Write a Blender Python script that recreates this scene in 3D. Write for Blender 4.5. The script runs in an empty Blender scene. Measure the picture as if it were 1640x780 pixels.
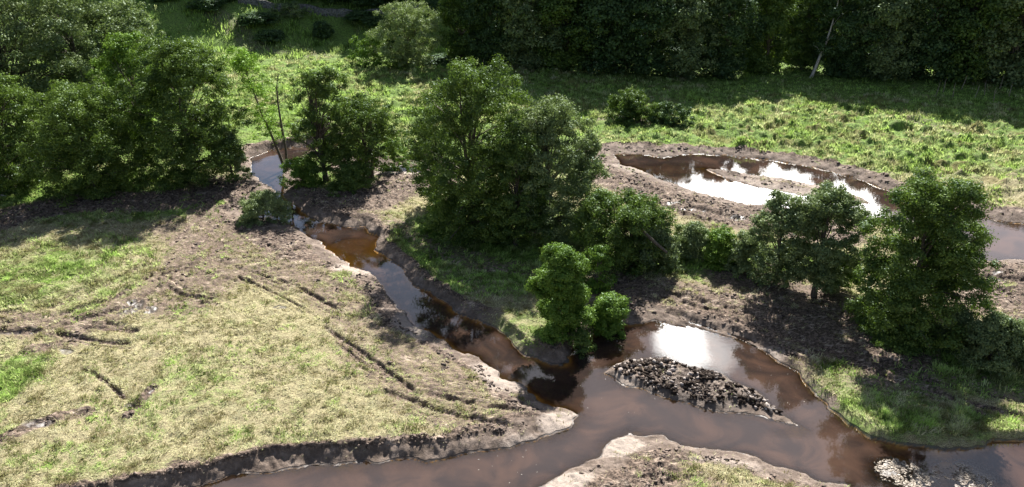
import bpy, math
import numpy as np
from mathutils import Vector
R = math.radians
sc = bpy.context.scene
COL = sc.collection

# ------------------------------------------------------------------ camera
CAM_H, PITCH, FPX = 30.0, R(25.0), 1287.0
cd = bpy.data.cameras.new("camera"); cam = bpy.data.objects.new("camera", cd); COL.objects.link(cam)
cam.location = (0, 0, CAM_H); cam.rotation_euler = (math.pi/2-PITCH, 0, 0)
cd.sensor_width = 36; cd.lens = 36*FPX/1640; cd.clip_end = 3000; cd.clip_start = 0.5
sc.camera = cam
# ------------------------------------------------------------------ light
SUN_EL, SUN_AZ = R(42), R(13)          # azimuth clockwise from +Y
sc.view_settings.view_transform = 'Standard'; sc.view_settings.look = 'None'
sc.view_settings.exposure = 1.6; sc.view_settings.gamma = 1
sd_ = bpy.data.lights.new("sun", 'SUN'); sd_.energy = 5.0; sd_.angle = R(0.53); sd_.color = (1, .965, .90)
sun = bpy.data.objects.new("sun", sd_); COL.objects.link(sun)
sv = Vector((math.sin(SUN_AZ)*math.cos(SUN_EL), math.cos(SUN_AZ)*math.cos(SUN_EL), math.sin(SUN_EL)))
sun.rotation_euler = sv.to_track_quat('Z', 'Y').to_euler(); sun.location = sv*200

cp, sp = math.cos(PITCH), math.sin(PITCH)
def ray(px, py):
    cx = (px-820)/FPX; cy = (390-py)/FPX
    return cx, cy*sp+cp, cy*cp-sp
def P(px, py, z=0.0):
    """ground spot seen at a photo position, on the level z"""
    x, y, w = ray(px, py); t = (z-CAM_H)/w
    return x*t, y*t
def reflect_dir(px, py):
    x, y, z = ray(px, py); n = math.sqrt(x*x+y*y+z*z); return (x/n, y/n, -z/n)

class NT:
    def __init__(s, tree): s.t = tree; s.n = tree.nodes; s.l = tree.links
    def new(s, typ, **kw):
        n = s.n.new(typ)
        for k, v in kw.items():
            if k.startswith('i_'): s.set(n.inputs[int(k[2:])], v)
            else: setattr(n, k, v)
        return n
    def set(s, inp, v):
        if isinstance(v, bpy.types.NodeSocket): s.l.new(v, inp)
        elif hasattr(inp, 'default_value'):
            if isinstance(v, (tuple, list)) and len(v) == 3 and inp.type == 'RGBA': v = (*v, 1)
            inp.default_value = v
    def math(s, op, a, b=0.0, clamp=False):
        n = s.n.new('ShaderNodeMath'); n.operation = op; n.use_clamp = clamp
        s.set(n.inputs[0], a); s.set(n.inputs[1], b); return n.outputs[0]
    def mix(s, f, a, b, blend='MIX'):
        n = s.n.new('ShaderNodeMix'); n.data_type = 'RGBA'; n.blend_type = blend
        s.set(n.inputs[0], f); s.set(n.inputs[6], a); s.set(n.inputs[7], b); return n.outputs[2]
    def attr(s, name):
        n = s.n.new('ShaderNodeAttribute'); n.attribute_name = name; return n.outputs['Fac']
    def noise(s, vec, scale, detail=5, rough=.6, dist=0.0):
        n = s.n.new('ShaderNodeTexNoise'); s.set(n.inputs['Vector'], vec)
        n.inputs['Scale'].default_value = scale; n.inputs['Detail'].default_value = detail
        n.inputs['Roughness'].default_value = rough; n.inputs['Distortion'].default_value = dist
        return n.outputs['Fac']
    def rng(s, v, a, b, c=0.0, d=1.0, smooth=True):
        n = s.n.new('ShaderNodeMapRange'); n.interpolation_type = 'SMOOTHSTEP' if smooth else 'LINEAR'
        s.set(n.inputs[0], v); s.set(n.inputs[1], a); s.set(n.inputs[2], b); s.set(n.inputs[3], c); s.set(n.inputs[4], d)
        return n.outputs[0]

# ------------------------------------------------------------------ sky with broken cloud
wd = bpy.data.worlds.new("World"); sc.world = wd; wd.use_nodes = True
w = NT(wd.node_tree)
for n in list(w.n): w.n.remove(n)
sky = w.new('ShaderNodeTexSky', sky_type='NISHITA', sun_disc=False, sun_elevation=SUN_EL, sun_rotation=SUN_AZ)
sky.altitude = 200; sky.air_density = 1.0; sky.dust_density = 1.0; sky.ozone_density = 1.5
SKY = 0.062
bg_sky = w.new('ShaderNodeBackground'); w.set(bg_sky.inputs[0], sky.outputs[0]); bg_sky.inputs[1].default_value = SKY
tc = w.new('ShaderNodeTexCoord'); dirv = tc.outputs['Generated']
def distort(amt, scale):
    n = w.n.new('ShaderNodeTexNoise'); w.set(n.inputs['Vector'], dirv); n.inputs['Scale'].default_value = scale
    n.inputs['Detail'].default_value = 5
    a = w.n.new('ShaderNodeVectorMath'); a.operation = 'SUBTRACT'; w.set(a.inputs[0], n.outputs['Color']); a.inputs[1].default_value = (.5,.5,.5)
    b = w.n.new('ShaderNodeVectorMath'); b.operation = 'SCALE'; w.set(b.inputs[0], a.outputs[0]); b.inputs['Scale'].default_value = amt
    c = w.n.new('ShaderNodeVectorMath'); c.operation = 'ADD'; w.set(c.inputs[0], dirv); w.set(c.inputs[1], b.outputs[0])
    d = w.n.new('ShaderNodeVectorMath'); d.operation = 'NORMALIZE'; w.set(d.inputs[0], c.outputs[0])
    return d.outputs[0]
dv = distort(.11, 9)
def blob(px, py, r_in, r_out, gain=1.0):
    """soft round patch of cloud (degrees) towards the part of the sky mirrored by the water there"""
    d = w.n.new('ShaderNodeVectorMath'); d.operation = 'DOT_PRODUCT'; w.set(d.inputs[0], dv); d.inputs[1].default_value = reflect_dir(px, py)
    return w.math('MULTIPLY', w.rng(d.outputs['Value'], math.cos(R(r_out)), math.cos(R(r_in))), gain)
def vmax(vals):
    o = vals[0]
    for v in vals[1:]: o = w.math('MAXIMUM', o, v)
    return o
cl = w.noise(dirv, 3.2, 7, .58, .4)
cover = w.rng(cl, .40, .56)
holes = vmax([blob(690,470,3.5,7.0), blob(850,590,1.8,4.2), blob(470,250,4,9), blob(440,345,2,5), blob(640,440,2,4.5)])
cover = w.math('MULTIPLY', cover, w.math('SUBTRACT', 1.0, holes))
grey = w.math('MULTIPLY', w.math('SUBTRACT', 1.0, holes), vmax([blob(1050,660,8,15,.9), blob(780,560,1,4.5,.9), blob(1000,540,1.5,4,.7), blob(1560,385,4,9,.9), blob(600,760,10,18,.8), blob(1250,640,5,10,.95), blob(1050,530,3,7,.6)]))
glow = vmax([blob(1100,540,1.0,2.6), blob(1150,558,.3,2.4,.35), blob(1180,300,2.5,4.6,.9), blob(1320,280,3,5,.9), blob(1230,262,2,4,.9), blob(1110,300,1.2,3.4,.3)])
cbase = w.mix(cover, (0,0,0), (.80,.80,.92))
bg_c = w.new('ShaderNodeBackground'); w.set(bg_c.inputs[0], (.68,.80,1.0)); bg_c.inputs[1].default_value = 0.12
mixs = w.n.new('ShaderNodeMixShader'); w.set(mixs.inputs[0], cover); w.l.new(bg_sky.outputs[0], mixs.inputs[1]); w.l.new(bg_c.outputs[0], mixs.inputs[2])
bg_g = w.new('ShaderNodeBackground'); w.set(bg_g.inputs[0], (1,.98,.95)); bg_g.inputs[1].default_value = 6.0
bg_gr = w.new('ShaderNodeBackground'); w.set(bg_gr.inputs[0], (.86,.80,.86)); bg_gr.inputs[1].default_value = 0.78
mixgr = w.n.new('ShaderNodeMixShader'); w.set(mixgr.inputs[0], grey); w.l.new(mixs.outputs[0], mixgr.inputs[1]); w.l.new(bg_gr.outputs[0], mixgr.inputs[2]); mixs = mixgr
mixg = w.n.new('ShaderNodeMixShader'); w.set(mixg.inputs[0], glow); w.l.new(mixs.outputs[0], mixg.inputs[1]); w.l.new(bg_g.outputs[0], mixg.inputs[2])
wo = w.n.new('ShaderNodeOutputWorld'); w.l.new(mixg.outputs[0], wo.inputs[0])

# ------------------------------------------------------------------ helpers
rs = np.random.RandomState(7)
_tab = np.random.RandomState(11).rand(512, 512)
def vn(x, y, seed=0):
    x = x+seed*37.17+1000; y = y+seed*91.3+1000
    xi = np.floor(x).astype(np.int64); yi = np.floor(y).astype(np.int64); fx = x-xi; fy = y-yi
    fx = fx*fx*(3-2*fx); fy = fy*fy*(3-2*fy)
    a = _tab[xi % 512, yi % 512]; b = _tab[(xi+1) % 512, yi % 512]; c = _tab[xi % 512, (yi+1) % 512]; d = _tab[(xi+1) % 512, (yi+1) % 512]
    return (a*(1-fx)+b*fx)*(1-fy)+(c*(1-fx)+d*fx)*fy
def fbm(x, y, scale, octv=4, seed=0, gain=.55):
    s = 0; a = 1; t = 0
    for o in range(octv):
        s = s+a*vn(x/scale*2**o, y/scale*2**o, seed+o*3); t += a; a *= gain
    return s/t
def sstep(a, b, v):
    t = np.clip((v-a)/(b-a), 0, 1); return t*t*(3-2*t)
def seg_dist(X, Y, pts, closed=False):
    d = np.full(X.shape, 1e9); n = len(pts)
    for i in range(n if closed else n-1):
        ax, ay = pts[i]; bx, by = pts[(i+1) % n]; vx, vy = bx-ax, by-ay
        t = np.clip(((X-ax)*vx+(Y-ay)*vy)/max(vx*vx+vy*vy, 1e-9), 0, 1)
        d = np.minimum(d, (X-ax-t*vx)**2+(Y-ay-t*vy)**2)
    return np.sqrt(d)
def inside(X, Y, pts):
    r = np.zeros(X.shape, bool); n = len(pts)
    for i in range(n):
        ax, ay = pts[i]; bx, by = pts[(i+1) % n]
        if ay == by: continue
        r ^= ((ay > Y) != (by > Y)) & (X < (bx-ax)*(Y-ay)/(by-ay)+ax)
    return r
def sdist(X, Y, pts):
    d = seg_dist(X, Y, pts, True); return np.where(inside(X, Y, pts), -d, d)
def mesh_obj(name, co, faces_idx, nper, mat, parent=None, attrs=None, smooth=False):
    """one mesh object out of numpy arrays; every face has nper corners"""
    faces_idx = np.asarray(faces_idx).ravel(); me = bpy.data.meshes.new(name); nv = len(co); nf = len(faces_idx)//nper
    me.vertices.add(nv); me.vertices.foreach_set('co', np.ascontiguousarray(co, np.float32).ravel())
    me.loops.add(nf*nper); me.loops.foreach_set('vertex_index', np.ascontiguousarray(faces_idx, np.int32).ravel())
    me.polygons.add(nf); me.polygons.foreach_set('loop_start', np.arange(0, nf*nper, nper, dtype=np.int32))
    if smooth: me.polygons.foreach_set('use_smooth', np.ones(nf, bool))
    for k, v in (attrs or {}).items():
        a = me.attributes.new(k, 'FLOAT', 'POINT'); a.data.foreach_set('value', np.ascontiguousarray(v, np.float32).ravel())
    me.update(calc_edges=True); me.materials.append(mat)
    o = bpy.data.objects.new(name, me); COL.objects.link(o)
    if parent: o.parent = parent
    return o
def empty(name, loc, label, cat, group=None):
    o = bpy.data.objects.new(name, None); COL.objects.link(o); o.location = loc; o.empty_display_size = .3
    o['label'] = label; o['category'] = cat
    if group: o['group'] = group
    return o
def principled(name, color=(.5,.5,.5), rough=.8, spec=.3):
    m = bpy.data.materials.new(name); m.use_nodes = True; t = NT(m.node_tree); b = m.node_tree.nodes['Principled BSDF']
    t.set(b.inputs['Base Color'], color); b.inputs['Roughness'].default_value = rough; b.inputs['Specular IOR Level'].default_value = spec
    return m, t, b

# ------------------------------------------------------------------ water outlines (waterlines)
W_MAIN = [(-900,1150),(-300,905),(60,832),(200,802),(310,779),(420,755),(520,748),(620,743),(700,739),(780,725),(850,704),(905,690),(932,666),(922,656),
  (885,650),(860,640),(835,622),(800,594),(762,572),(725,556),(690,532),(655,512),(632,487),(608,457),(588,437),(560,422),(535,407),(512,390),(492,378),(468,362),
  (445,352),(412,352),(388,340),(405,326),(430,318),(440,306),(428,296),(415,288),(404,276),(403,252),(430,243),(470,237),(520,231),(545,232),(540,240),(500,246),(470,257),(458,272),
  (452,290),(457,310),(465,325),(490,343),(515,357),(545,362),(580,366),(602,382),(603,402),(640,429),(665,454),(700,480),(735,503),(780,520),(810,540),
  (835,562),(868,578),(900,585),(912,572),(925,548),(958,529),(1000,518),(1050,515),(1100,524),(1150,535),(1200,553),(1240,574),(1280,600),(1310,638),
  (1350,675),(1390,700),(1425,712),(1480,719),(1540,721),(1600,714),(1640,708),(1900,680),(2300,660),(2500,800),(2300,1000),(1500,1150)]
W_MAIN_HOLES = [
  [(1010,690),(988,697),(972,712),(950,730),(915,752),(868,778),(800,812),(700,860),(560,930),(500,1100),(1300,1100),(1420,900),(1400,815),(1362,780),(1300,764),(1240,745),(1190,729),(1120,714),(1060,701)],
  [(963,600),(985,582),(1020,573),(1070,576),(1120,590),(1160,602),(1200,622),(1232,642),(1262,668),(1285,684),(1240,672),(1190,663),(1130,656),(1080,642),(1030,626),(990,613)]]
W_SIDE = [(985,248),(1020,248),(1060,254),(1085,250),(1130,248),(1200,254),(1280,264),(1340,277),(1385,291),(1410,303),(1480,318),(1520,332),(1560,344),(1600,355),(1660,363),(1800,370),(2100,380),
  (2100,440),(1800,425),(1640,416),(1590,417),(1550,414),(1500,388),(1420,356),(1330,341),(1240,331),(1180,324),(1110,306),(1060,288),(1020,272),(990,262)]
W_SIDE_HOLES = [[(1128,271),(1180,276),(1240,285),(1310,297),(1370,313),(1400,327),(1340,324),(1270,311),(1220,302),(1165,289)]]
W_POND = [(610,268),(640,266),(680,272),(700,279),(660,277),(620,275)]
W_TINY = [(558,269),(575,266),(600,270),(592,279),(566,279)]
def wp(poly, z=0.0):
    out = []
    for (x, y) in poly:
        out.append(P(x, min(y, 1150), z))
    return out

# ------------------------------------------------------------------ terrain sheet
ys = [-120, -90, -65, -45, -30, -18, -8, 0, 6, 11, 15, 18.5, 21.5, 24, 26, 27.5, 29, 30]
y = 30.0
while y < 160:
    y += 0.095 + max(0, y-34)**1.18*0.0013; ys.append(y)
while y < 700:
    y *= 1.035; y += .5; ys.append(y)
ys = np.array(ys)
NU = 1150
ui = np.linspace(-1, 1, NU); ext = 1+np.cumsum(np.geomspace(.01, 1.5, 24))
us = np.concatenate([-ext[::-1], ui, ext])
wrow = 0.66*np.sqrt(np.maximum(ys, 26)**2+900)*1.06
Yg = np.repeat(ys[:, None], len(us), 1); Xg = us[None, :]*wrow[:, None]
X = Xg.ravel(); Y = Yg.ravel()
NR, NC = Xg.shape
core = (Y > 5) & (Y < 175) & (np.abs(X) < 150)
cx_, cy_ = X[core], Y[core]
# break the outlines up so that banks are ragged
jx = (fbm(cx_, cy_, 1.6, 4, 3)-.5)*1.1; jy = (fbm(cx_, cy_, 1.6, 4, 9)-.5)*1.1
qx, qy = cx_+jx, cy_+jy
def water_sd(poly, holes):
    d = sdist(qx, qy, wp(poly))
    for h in holes: d = np.maximum(d, -sdist(qx, qy, wp(h)))
    return d
sd_main = water_sd(W_MAIN, W_MAIN_HOLES); sd_side = water_sd(W_SIDE, W_SIDE_HOLES)
sd_c = np.minimum(np.minimum(sd_main, sd_side), np.minimum(water_sd(W_POND, []), water_sd(W_TINY, [])))
SD = np.full(X.shape, 30.0); SD[core] = sd_c
# bank height and width control spots: photo x, y, height, width of the bank face
BK = [(300,760,.68,1.0),(500,740,.7,1.0),(700,730,.65,1.1),(860,695,.6,1.6),(925,660,.25,2.2),(860,640,.35,1.8),(760,575,.4,1.6),(640,500,.35,1.7),(540,410,.3,1.7),
      (440,360,.4,2),(400,250,.8,1),(480,232,.8,1),(460,300,.5,2),(520,350,.7,1.2),(598,395,.65,.7),(700,478,.7,.7),(835,560,.75,.7),(900,580,.75,.7),(930,545,.6,.8),
      (1050,513,.4,2),(1200,550,.45,1.4),(1240,575,.4,.9),(1300,620,.45,.6),(1350,672,.45,.6),(1400,705,.45,.5),(1540,722,.45,.5),(1640,708,.45,.5),(990,695,.3,2.4),(1100,712,.4,1.5),(1250,748,.4,1.5),(900,765,.5,2.2),(1360,780,.3,1.5),
      (1000,600,.25,.8),(1100,610,.3,.8),(1230,655,.2,1.5),(1280,682,.1,1.5),(1000,255,.4,3),(1200,252,.45,2),(1400,298,.5,2),(1600,352,.6,2),(1100,310,.4,2),(1250,300,.2,1.4),(1340,340,.4,2),(1580,418,.6,2),(650,270,.5,2)]
hb = np.zeros(cx_.shape); wb = np.zeros(cx_.shape); ww = np.zeros(cx_.shape)
for (a, b, h, wid) in BK:
    gx, gy = P(a, b); g = 1/((cx_-gx)**2+(cy_-gy)**2+1.0)**2
    hb += g*h; wb += g*wid; ww += g
hb /= ww; wb /= ww
HB = np.full(X.shape, .8); HB[core] = hb; WB = np.full(X.shape, 1.0); WB[core] = wb

def ell(px, py, rx, ry, val=1.0, soft=.5):
    """soft ellipse laid on the ground, given by its photo position and reach"""
    gx, gy = P(px, py, .7); rxm = abs(P(px+rx, py, .7)[0]-gx); rym = abs(P(px, py-ry, .7)[1]-P(px, py+ry, .7)[1])/2
    d = np.sqrt(((X-gx)/rxm)**2+((Y-gy)/rym)**2)
    return val*(1-sstep(1-soft, 1+soft, d))
def stroke(pts, width, val=1.0, soft=.5):
    gp = [P(a, b, .7) for a, b in pts]; xs = [g[0] for g in gp]; yy = [g[1] for g in gp]
    out = np.zeros(X.shape); mg = width*1.5+.1
    m = (X > min(xs)-mg) & (X < max(xs)+mg) & (Y > min(yy)-mg) & (Y < max(yy)+mg)
    if m.any(): out[m] = val*(1-sstep(1-soft, 1+soft, seg_dist(X[m], Y[m], gp)/(width/2)))
    return out
def mx(*a):
    o = a[0]
    for v in a[1:]: o = np.maximum(o, v)
    return o

MUD = mx(stroke([(10,350),(60,338),(120,325),(250,322),(340,308),(400,290)], 5.5, 1.0),
  stroke([(345,300),(355,350),(330,410),(290,470)], 8.5, .68), stroke([(300,360),(420,390),(480,430)], 8.5, .63),
  stroke([(400,310),(380,340),(420,372),(480,400)], 4, 1),
  stroke([(440,390),(500,440),(560,490),(620,545),(700,600),(790,640),(880,660)], 5.0, .60), stroke([(600,560),(700,640),(800,670)], 6, .58),
  stroke([(-20,515),(120,522),(230,480),(330,440),(450,430),(530,450)], 4.4, .66), stroke([(150,440),(250,400),(330,380)], 5, .35),
  stroke([(-20,715),(40,690),(90,670),(140,662)], 1.2, .8), stroke([(205,668),(230,640),(247,622)], .7, .9), stroke([(50,560),(110,548)], 1.6, .75),
  stroke([(150,600),(330,560),(520,600)], 3, .3),
  stroke([(470,315),(520,325),(590,320),(650,290),(690,285)], 7, .95), stroke([(600,345),(690,395),(800,425),(900,440)], 3, .6), stroke([(700,440),(800,470),(870,500)], 3, .45),
  stroke([(600,268),(640,272),(710,282)], 3.4, .9), stroke([(400,238),(470,228),(540,222)], 3, .8),
  stroke([(1000,460),(1100,482),(1200,495),(1320,520),(1420,560)], 7.5, .8), stroke([(1180,440),(1300,475),(1360,520)], 6, .75), stroke([(1250,560),(1380,600),(1480,620)], 4, .6),
  stroke([(1540,600),(1600,620),(1660,640)], 3, .5), stroke([(1500,650),(1640,670)], 1.6, .5),
  stroke([(975,275),(1060,305),(1150,335),(1240,350),(1330,365)], 7, 1), stroke([(960,242),(1100,238),(1300,258),(1400,288),(1500,312),(1660,352)], 4.4, .8),
  stroke([(1560,430),(1600,450),(1700,470)], 10, .95), stroke([(1560,480),(1640,500)], 5, .8), stroke([(1150,280),(1390,320)], 4, .8),
  stroke([(1000,700),(1010,740),(960,800),(880,860)], 6, 1), stroke([(1060,715),(1100,760),(1180,800)], 3, .55), stroke([(1000,190),(1060,196),(960,190)], 3, .6),
  stroke([(1460,190),(1530,215)], 3, .5), stroke([(350,75),(430,95),(520,100)], 5, .5), stroke([(900,545),(960,500),(1010,480)], 3, .5),
  ell(1120,620,200,70,1))
MUD = np.clip(MUD+np.where(SD < 60, (1-sstep(.0, .8, SD-WB*.85))*1.2, 0), 0, 1)
MUD *= 1-mx(ell(1490,668,190,40,.85), ell(1290,600,60,30,.5), ell(830,520,70,35,.6))
GREEN = mx(ell(140,310,330,42,1), ell(20,600,40,50,.8), ell(60,440,150,60,.62), ell(300,620,90,70,.45), ell(150,470,80,50,.4), ell(470,300,140,50,.8), ell(800,390,190,75,1),
  ell(700,440,130,40,.9), ell(1150,410,180,36,1), ell(900,540,90,45,.7), ell(1560,590,170,40,1), ell(1400,640,130,60,.7), ell(1500,670,200,36,.6), ell(700,170,360,70,.75),
  ell(1300,165,700,48,1), ell(600,90,330,35,1), ell(1450,220,320,70,.5), ell(160,740,140,40,.4), ell(1230,590,40,30,.9), ell(850,520,80,30,.6), ell(1320,640,50,40,.8), ell(620,345,30,14,.5), ell(450,700,250,35,.3), ell(640,240,100,25,.9))
GREEN = np.maximum(GREEN, .22+.72*sstep(72, 88, Y))
hillf = sstep(128, 150, Y+ (X<-25)*sstep(-25,-70,X)*22)
GREEN = np.maximum(GREEN, hillf)
ROUGH = np.clip(mx(ell(1400,225,420,75,1), ell(700,150,420,60,.8), ell(1560,590,170,40,.6)), 0, 1)
LONG = np.clip(mx(ell(80,440,150,65,1), ell(30,600,50,50,.6), ell(1330,620,70,60,.8), ell(1500,680,170,30,.7), ell(620,460,110,60,.6), ell(120,320,300,35,.8),
   ell(1150,415,160,25,1), ell(1560,585,130,28,1), ell(800,390,180,60,.7), ell(640,240,90,22,.9)), 0, 1)
# ruts: narrow, carved, wet
rut = np.zeros(X.shape)
RUTS = [([(690,626),(740,640),(800,648),(830,650)], 0.50), ([(620,626),(660,640),(700,656),(760,668),(805,674)], 0.50), ([(540,545),(570,570),(620,600)], 0.34), ([(520,520),(600,575),(660,620)], 0.31),
  ([(-10,527),(30,529),(62,528)], 0.62), ([(95,534),(130,541),(165,546),(205,550)], 0.46), ([(140,522),(190,526),(215,529)], 0.62), ([(240,437),(290,470),(340,478)], 0.39),
  ([(100,500),(170,480),(240,440),(300,425)], 0.54), ([(120,512),(200,490),(260,455)], 0.54), ([(300,400),(360,340),(400,300)], 0.78), ([(330,410),(385,350),(415,320)], 0.62), ([(270,390),(330,330),(370,300)], 0.62),
  ([(380,440),(440,466),(500,500)], .2), ([(400,430),(470,452),(560,500)], .2), ([(1100,500),(1200,530),(1300,560)], 0.46), ([(1060,470),(1180,500),(1300,540),(1400,590)], 0.46),
  ([(1350,560),(1430,600),(1520,630),(1640,660)], 0.46), ([(1380,560),(1480,600),(1640,640)], 0.39), ([(1500,620),(1560,650),(1600,668)], 0.46), ([(1020,290),(1100,325),(1180,345)], 0.78), ([(1000,300),(1100,340)], 0.78),
  ([(130,590),(170,610),(200,640)], 0.31), ([(150,450),(90,480),(0,490)], 0.31), ([(690,410),(760,430),(850,440)], 0.62), ([(1040,355),(1140,360)], 0.46), ([(1560,440),(1660,450)], 0.78), ([(1570,460),(1660,475)], 0.78)]
for p_, w_ in RUTS:
    rut = np.maximum(rut, stroke(p_, w_, 1, .6)); 
for k in range(34):
    a = rs.randint(len(RUTS)); p_, w_ = RUTS[a]; ox, oy = rs.uniform(-26, 26), rs.uniform(-13, 13)
    rut = np.maximum(rut, stroke([(x_+ox+rs.uniform(-5,5), y_+oy+rs.uniform(-3,3)) for x_, y_ in p_], w_*rs.uniform(.4,.8), rs.uniform(.4,.9), .7))
rut *= sstep(.22, .38, fbm(X, Y, 1.7, 3, 41))
PUD = mx(ell(208,490,20,14,1), ell(240,495,12,8,.8), ell(75,572,12,7,1), ell(105,562,14,5,.8), ell(30,529,36,4,1), ell(240,636,5,12,.9), ell(205,650,7,5,.7), ell(60,680,30,9,.7), ell(523,460,12,5,.9), ell(448,490,14,4,.7),
  ell(1110,330,22,5,1), ell(1080,322,12,4,1), ell(1180,345,16,5,.9), ell(1065,470,34,6,.8), ell(1110,480,24,5,.7), ell(480,365,30,8,.2), ell(1600,440,20,6,.7), ell(1050,760,9,8,.6))
PUD = PUD*sstep(.35, .55, fbm(X, Y, .9, 4, 23))
WET = np.clip(mx(PUD, rut*.38, np.where(SD < 1, 1-sstep(.0, .22, SD), 0), ell(1110,330,120,30,.38), ell(430,375,60,22,.4), ell(1110,615,150,50,.5)), 0, 1)  # upper bend ellipse also darkens the mud for part of a tree's shadow
PALE = np.clip(mx(ell(920,668,60,22,1), ell(985,700,50,20,1), ell(905,765,70,24,.9), ell(800,590,60,30,.8), ell(660,510,40,40,.7), ell(560,425,40,16,.8), ell(850,700,60,20,.6), ell(1200,555,70,16,.7), ell(1320,640,50,50,.4),  # dried pale rims; first two ellipses also paint backlit glints of wet mud
   ell(1150,735,90,18,.6), ell(1265,672,22,12,.9), ell(1000,600,30,20,.6), ell(1080,470,60,16,.6), ell(650,272,60,12,.8), ell(1020,262,60,12,.6), ell(1250,290,110,22,.6), ell(1450,310,150,18,.5), ell(590,395,14,10,.8), ell(1120,425,50,6,.3)), 0, 1)
PALE *= (1-sstep(1.2, 3.0, SD))*sstep(-.12, .02, SD)
FORD = np.clip(mx(ell(1520,755,95,40,1.15,.5), ell(1445,742,56,32,1,.5), ell(1530,800,130,50,1.1))*sstep(.28, .5, fbm(X, Y, 1.5, 4, 28)+.12*(Y < 36)), 0, 1)
SHAL = np.clip(mx(ell(556,396,52,32,1.1,.25), ell(600,440,30,14,.6), FORD, ell(1080,262,90,14,.9), ell(1000,545,60,18,.5), ell(1270,678,40,10,.9), ell(920,610,50,40,.5), ell(430,262,24,20,.7), ell(1430,745,45,50,.6), ell(960,620,60,20,.4)), 0, 1)

for p_, w_, d_ in [([(690,626),(740,640),(800,648),(835,650)], .42, 1), ([(620,626),(660,640),(700,656),(760,668),(810,674)], .42, 1),
  ([(300,400),(380,425),(430,455)], .24, .4), ([(318,430),(408,457),(506,512),(584,572),(640,640)], .2, .3), ([(0,500),(100,485),(220,440),(330,370),(400,310)], .34, .5), ([(0,517),(105,502),(235,458),(350,388),(425,320)], .3, .45),
  ([(90,532),(140,542),(205,550)], .4, 1), ([(0,528),(62,529)], .5, 1), ([(190,640),(225,655),(247,622)], .35, .6), ([(1090,480),(1200,505),(1320,560),(1450,590)], .4, .8), ([(1070,492),(1180,520),(1290,572)], .4, .8)]:
    rut = np.maximum(rut, stroke(p_, w_, d_, .6)*sstep(.25, .5, fbm(X, Y, 1.9, 3, 42)))
MUD = np.maximum(MUD, rut*.95)
# heights
low = (fbm(X, Y, 9, 3, 1)-.5)*.5
prof = np.clip(SD/np.maximum(WB, .1), 0, 1); prof = np.where(HB > .65, prof**1.25, prof**.8)
Z = HB*prof+low*sstep(.5, 4, SD)*.6+sstep(1, 14, SD)*.12
lip = np.where(HB > .6, (sstep(.0, .12, prof-.82))*.06, 0)
Z += lip
land = sstep(-.1, .3, SD)
mudn = fbm(X, Y, .75, 4, 5)-.5; ridg = 1-np.abs(fbm(X*1.1+Y*.35, Y*2.2-X*.5, 1.3, 4, 15)-.5)*4
faceK = .25+.75*sstep(.0, .9, SD-WB*.9)
Z += faceK*(1-.75*rut)*land*(MUD*(mudn*.38+np.clip(ridg, 0, 1)*.18)-MUD*.05)*sstep(0, 1.0, SD)
Z += (1-.75*rut)*land*MUD*((fbm(X, Y, .32, 3, 7)-.5)*.22)
Z += land*(1-MUD)*((fbm(X, Y, .7, 3, 6)-.5)*.24+(fbm(X*.8-Y*.5, Y*.5+X*.8, .35, 2, 8)-.5)*.06)
Z += land*(1-MUD)*LONG*(fbm(X*.8-Y*.3, Y*.9, 1.4, 3, 10)-.4)*.45
tus = sstep(.45, .75, fbm(X, Y, 1.7, 3, 12))
Z += land*ROUGH*(1-MUD*.7)*(tus*.6+(fbm(X, Y, .9, 2, 13)-.5)*.8)
Z -= rut*.23
Z = np.where(PUD > .3, Z-.06*PUD, Z)
isl = np.where(core, 0, 0.0); 
ISL = np.zeros(X.shape); ISL[core] = sstep(.1, 1.2, -sdist(qx, qy, wp(W_MAIN_HOLES[1])))
irx, iry = X*.64+Y*.77, -X*.77+Y*.64
Z += ISL*(.02+.38*(fbm(X, Y, .9, 4, 31)-.42)+.24*(1-np.abs(fbm(irx*.45, iry*1.5, .42, 3, 33)-.5)*5).clip(0, 1)*fbm(X, Y, 1.2, 2, 35))
bed = -np.minimum(.55, np.abs(SD)*.42)*(1-.86*SHAL)*(1-.75*FORD)-.02+.022*FORD
bed += (fbm(X, Y, 1.3, 4, 17)-.5)*.06+FORD*(fbm(X, Y, .5, 3, 19)-.42)*.12
Z = np.where(SD < 0, bed, Z)
# valley side and the rise of the far meadow
Z += sstep(88, 150, Y)*1.0
hy = np.maximum(0, Y+np.where(X < -30, (-30-X)*.28, 0)-141+ (fbm(X, Y, 30, 2, 50)-.5)*10)
HILL = np.minimum(hy*.34, 26+ (hy-60)*.12)
HILL = np.where(hy > 0, HILL, 0)
Z += HILL*sstep(0, 12, hy)+hillf*(fbm(X, Y, 5, 4, 51)-.5)*1.6
# gentle rise far to the sides and behind
Z += sstep(70, 300, np.abs(X))*18+sstep(20, 120, -Y)*8
NCN, NRN = NC, NR
idx = np.arange(NR*NC).reshape(NR, NC)
quads = np.stack([idx[:-1, :-1], idx[:-1, 1:], idx[1:, 1:], idx[1:, :-1]], -1).reshape(-1, 4)
def samp(x, y, arr):
    """terrain value at world points"""
    r = np.clip(np.searchsorted(ys, y)-1, 0, NR-2); fr = np.clip((y-ys[r])/(ys[r+1]-ys[r]), 0, 1)
    ww_ = 0.66*np.sqrt(np.maximum(y, 26)**2+900)*1.06; u = x/ww_
    c = np.clip(np.searchsorted(us, u)-1, 0, NC-2); fc = np.clip((u-us[c])/(us[c+1]-us[c]), 0, 1)
    A = arr.reshape(NR, NC)
    return (A[r, c]*(1-fc)+A[r, c+1]*fc)*(1-fr)+(A[r+1, c]*(1-fc)+A[r+1, c+1]*fc)*fr
def gz(x, y): return float(samp(np.array([x]), np.array([y]), Z)[0])

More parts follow.
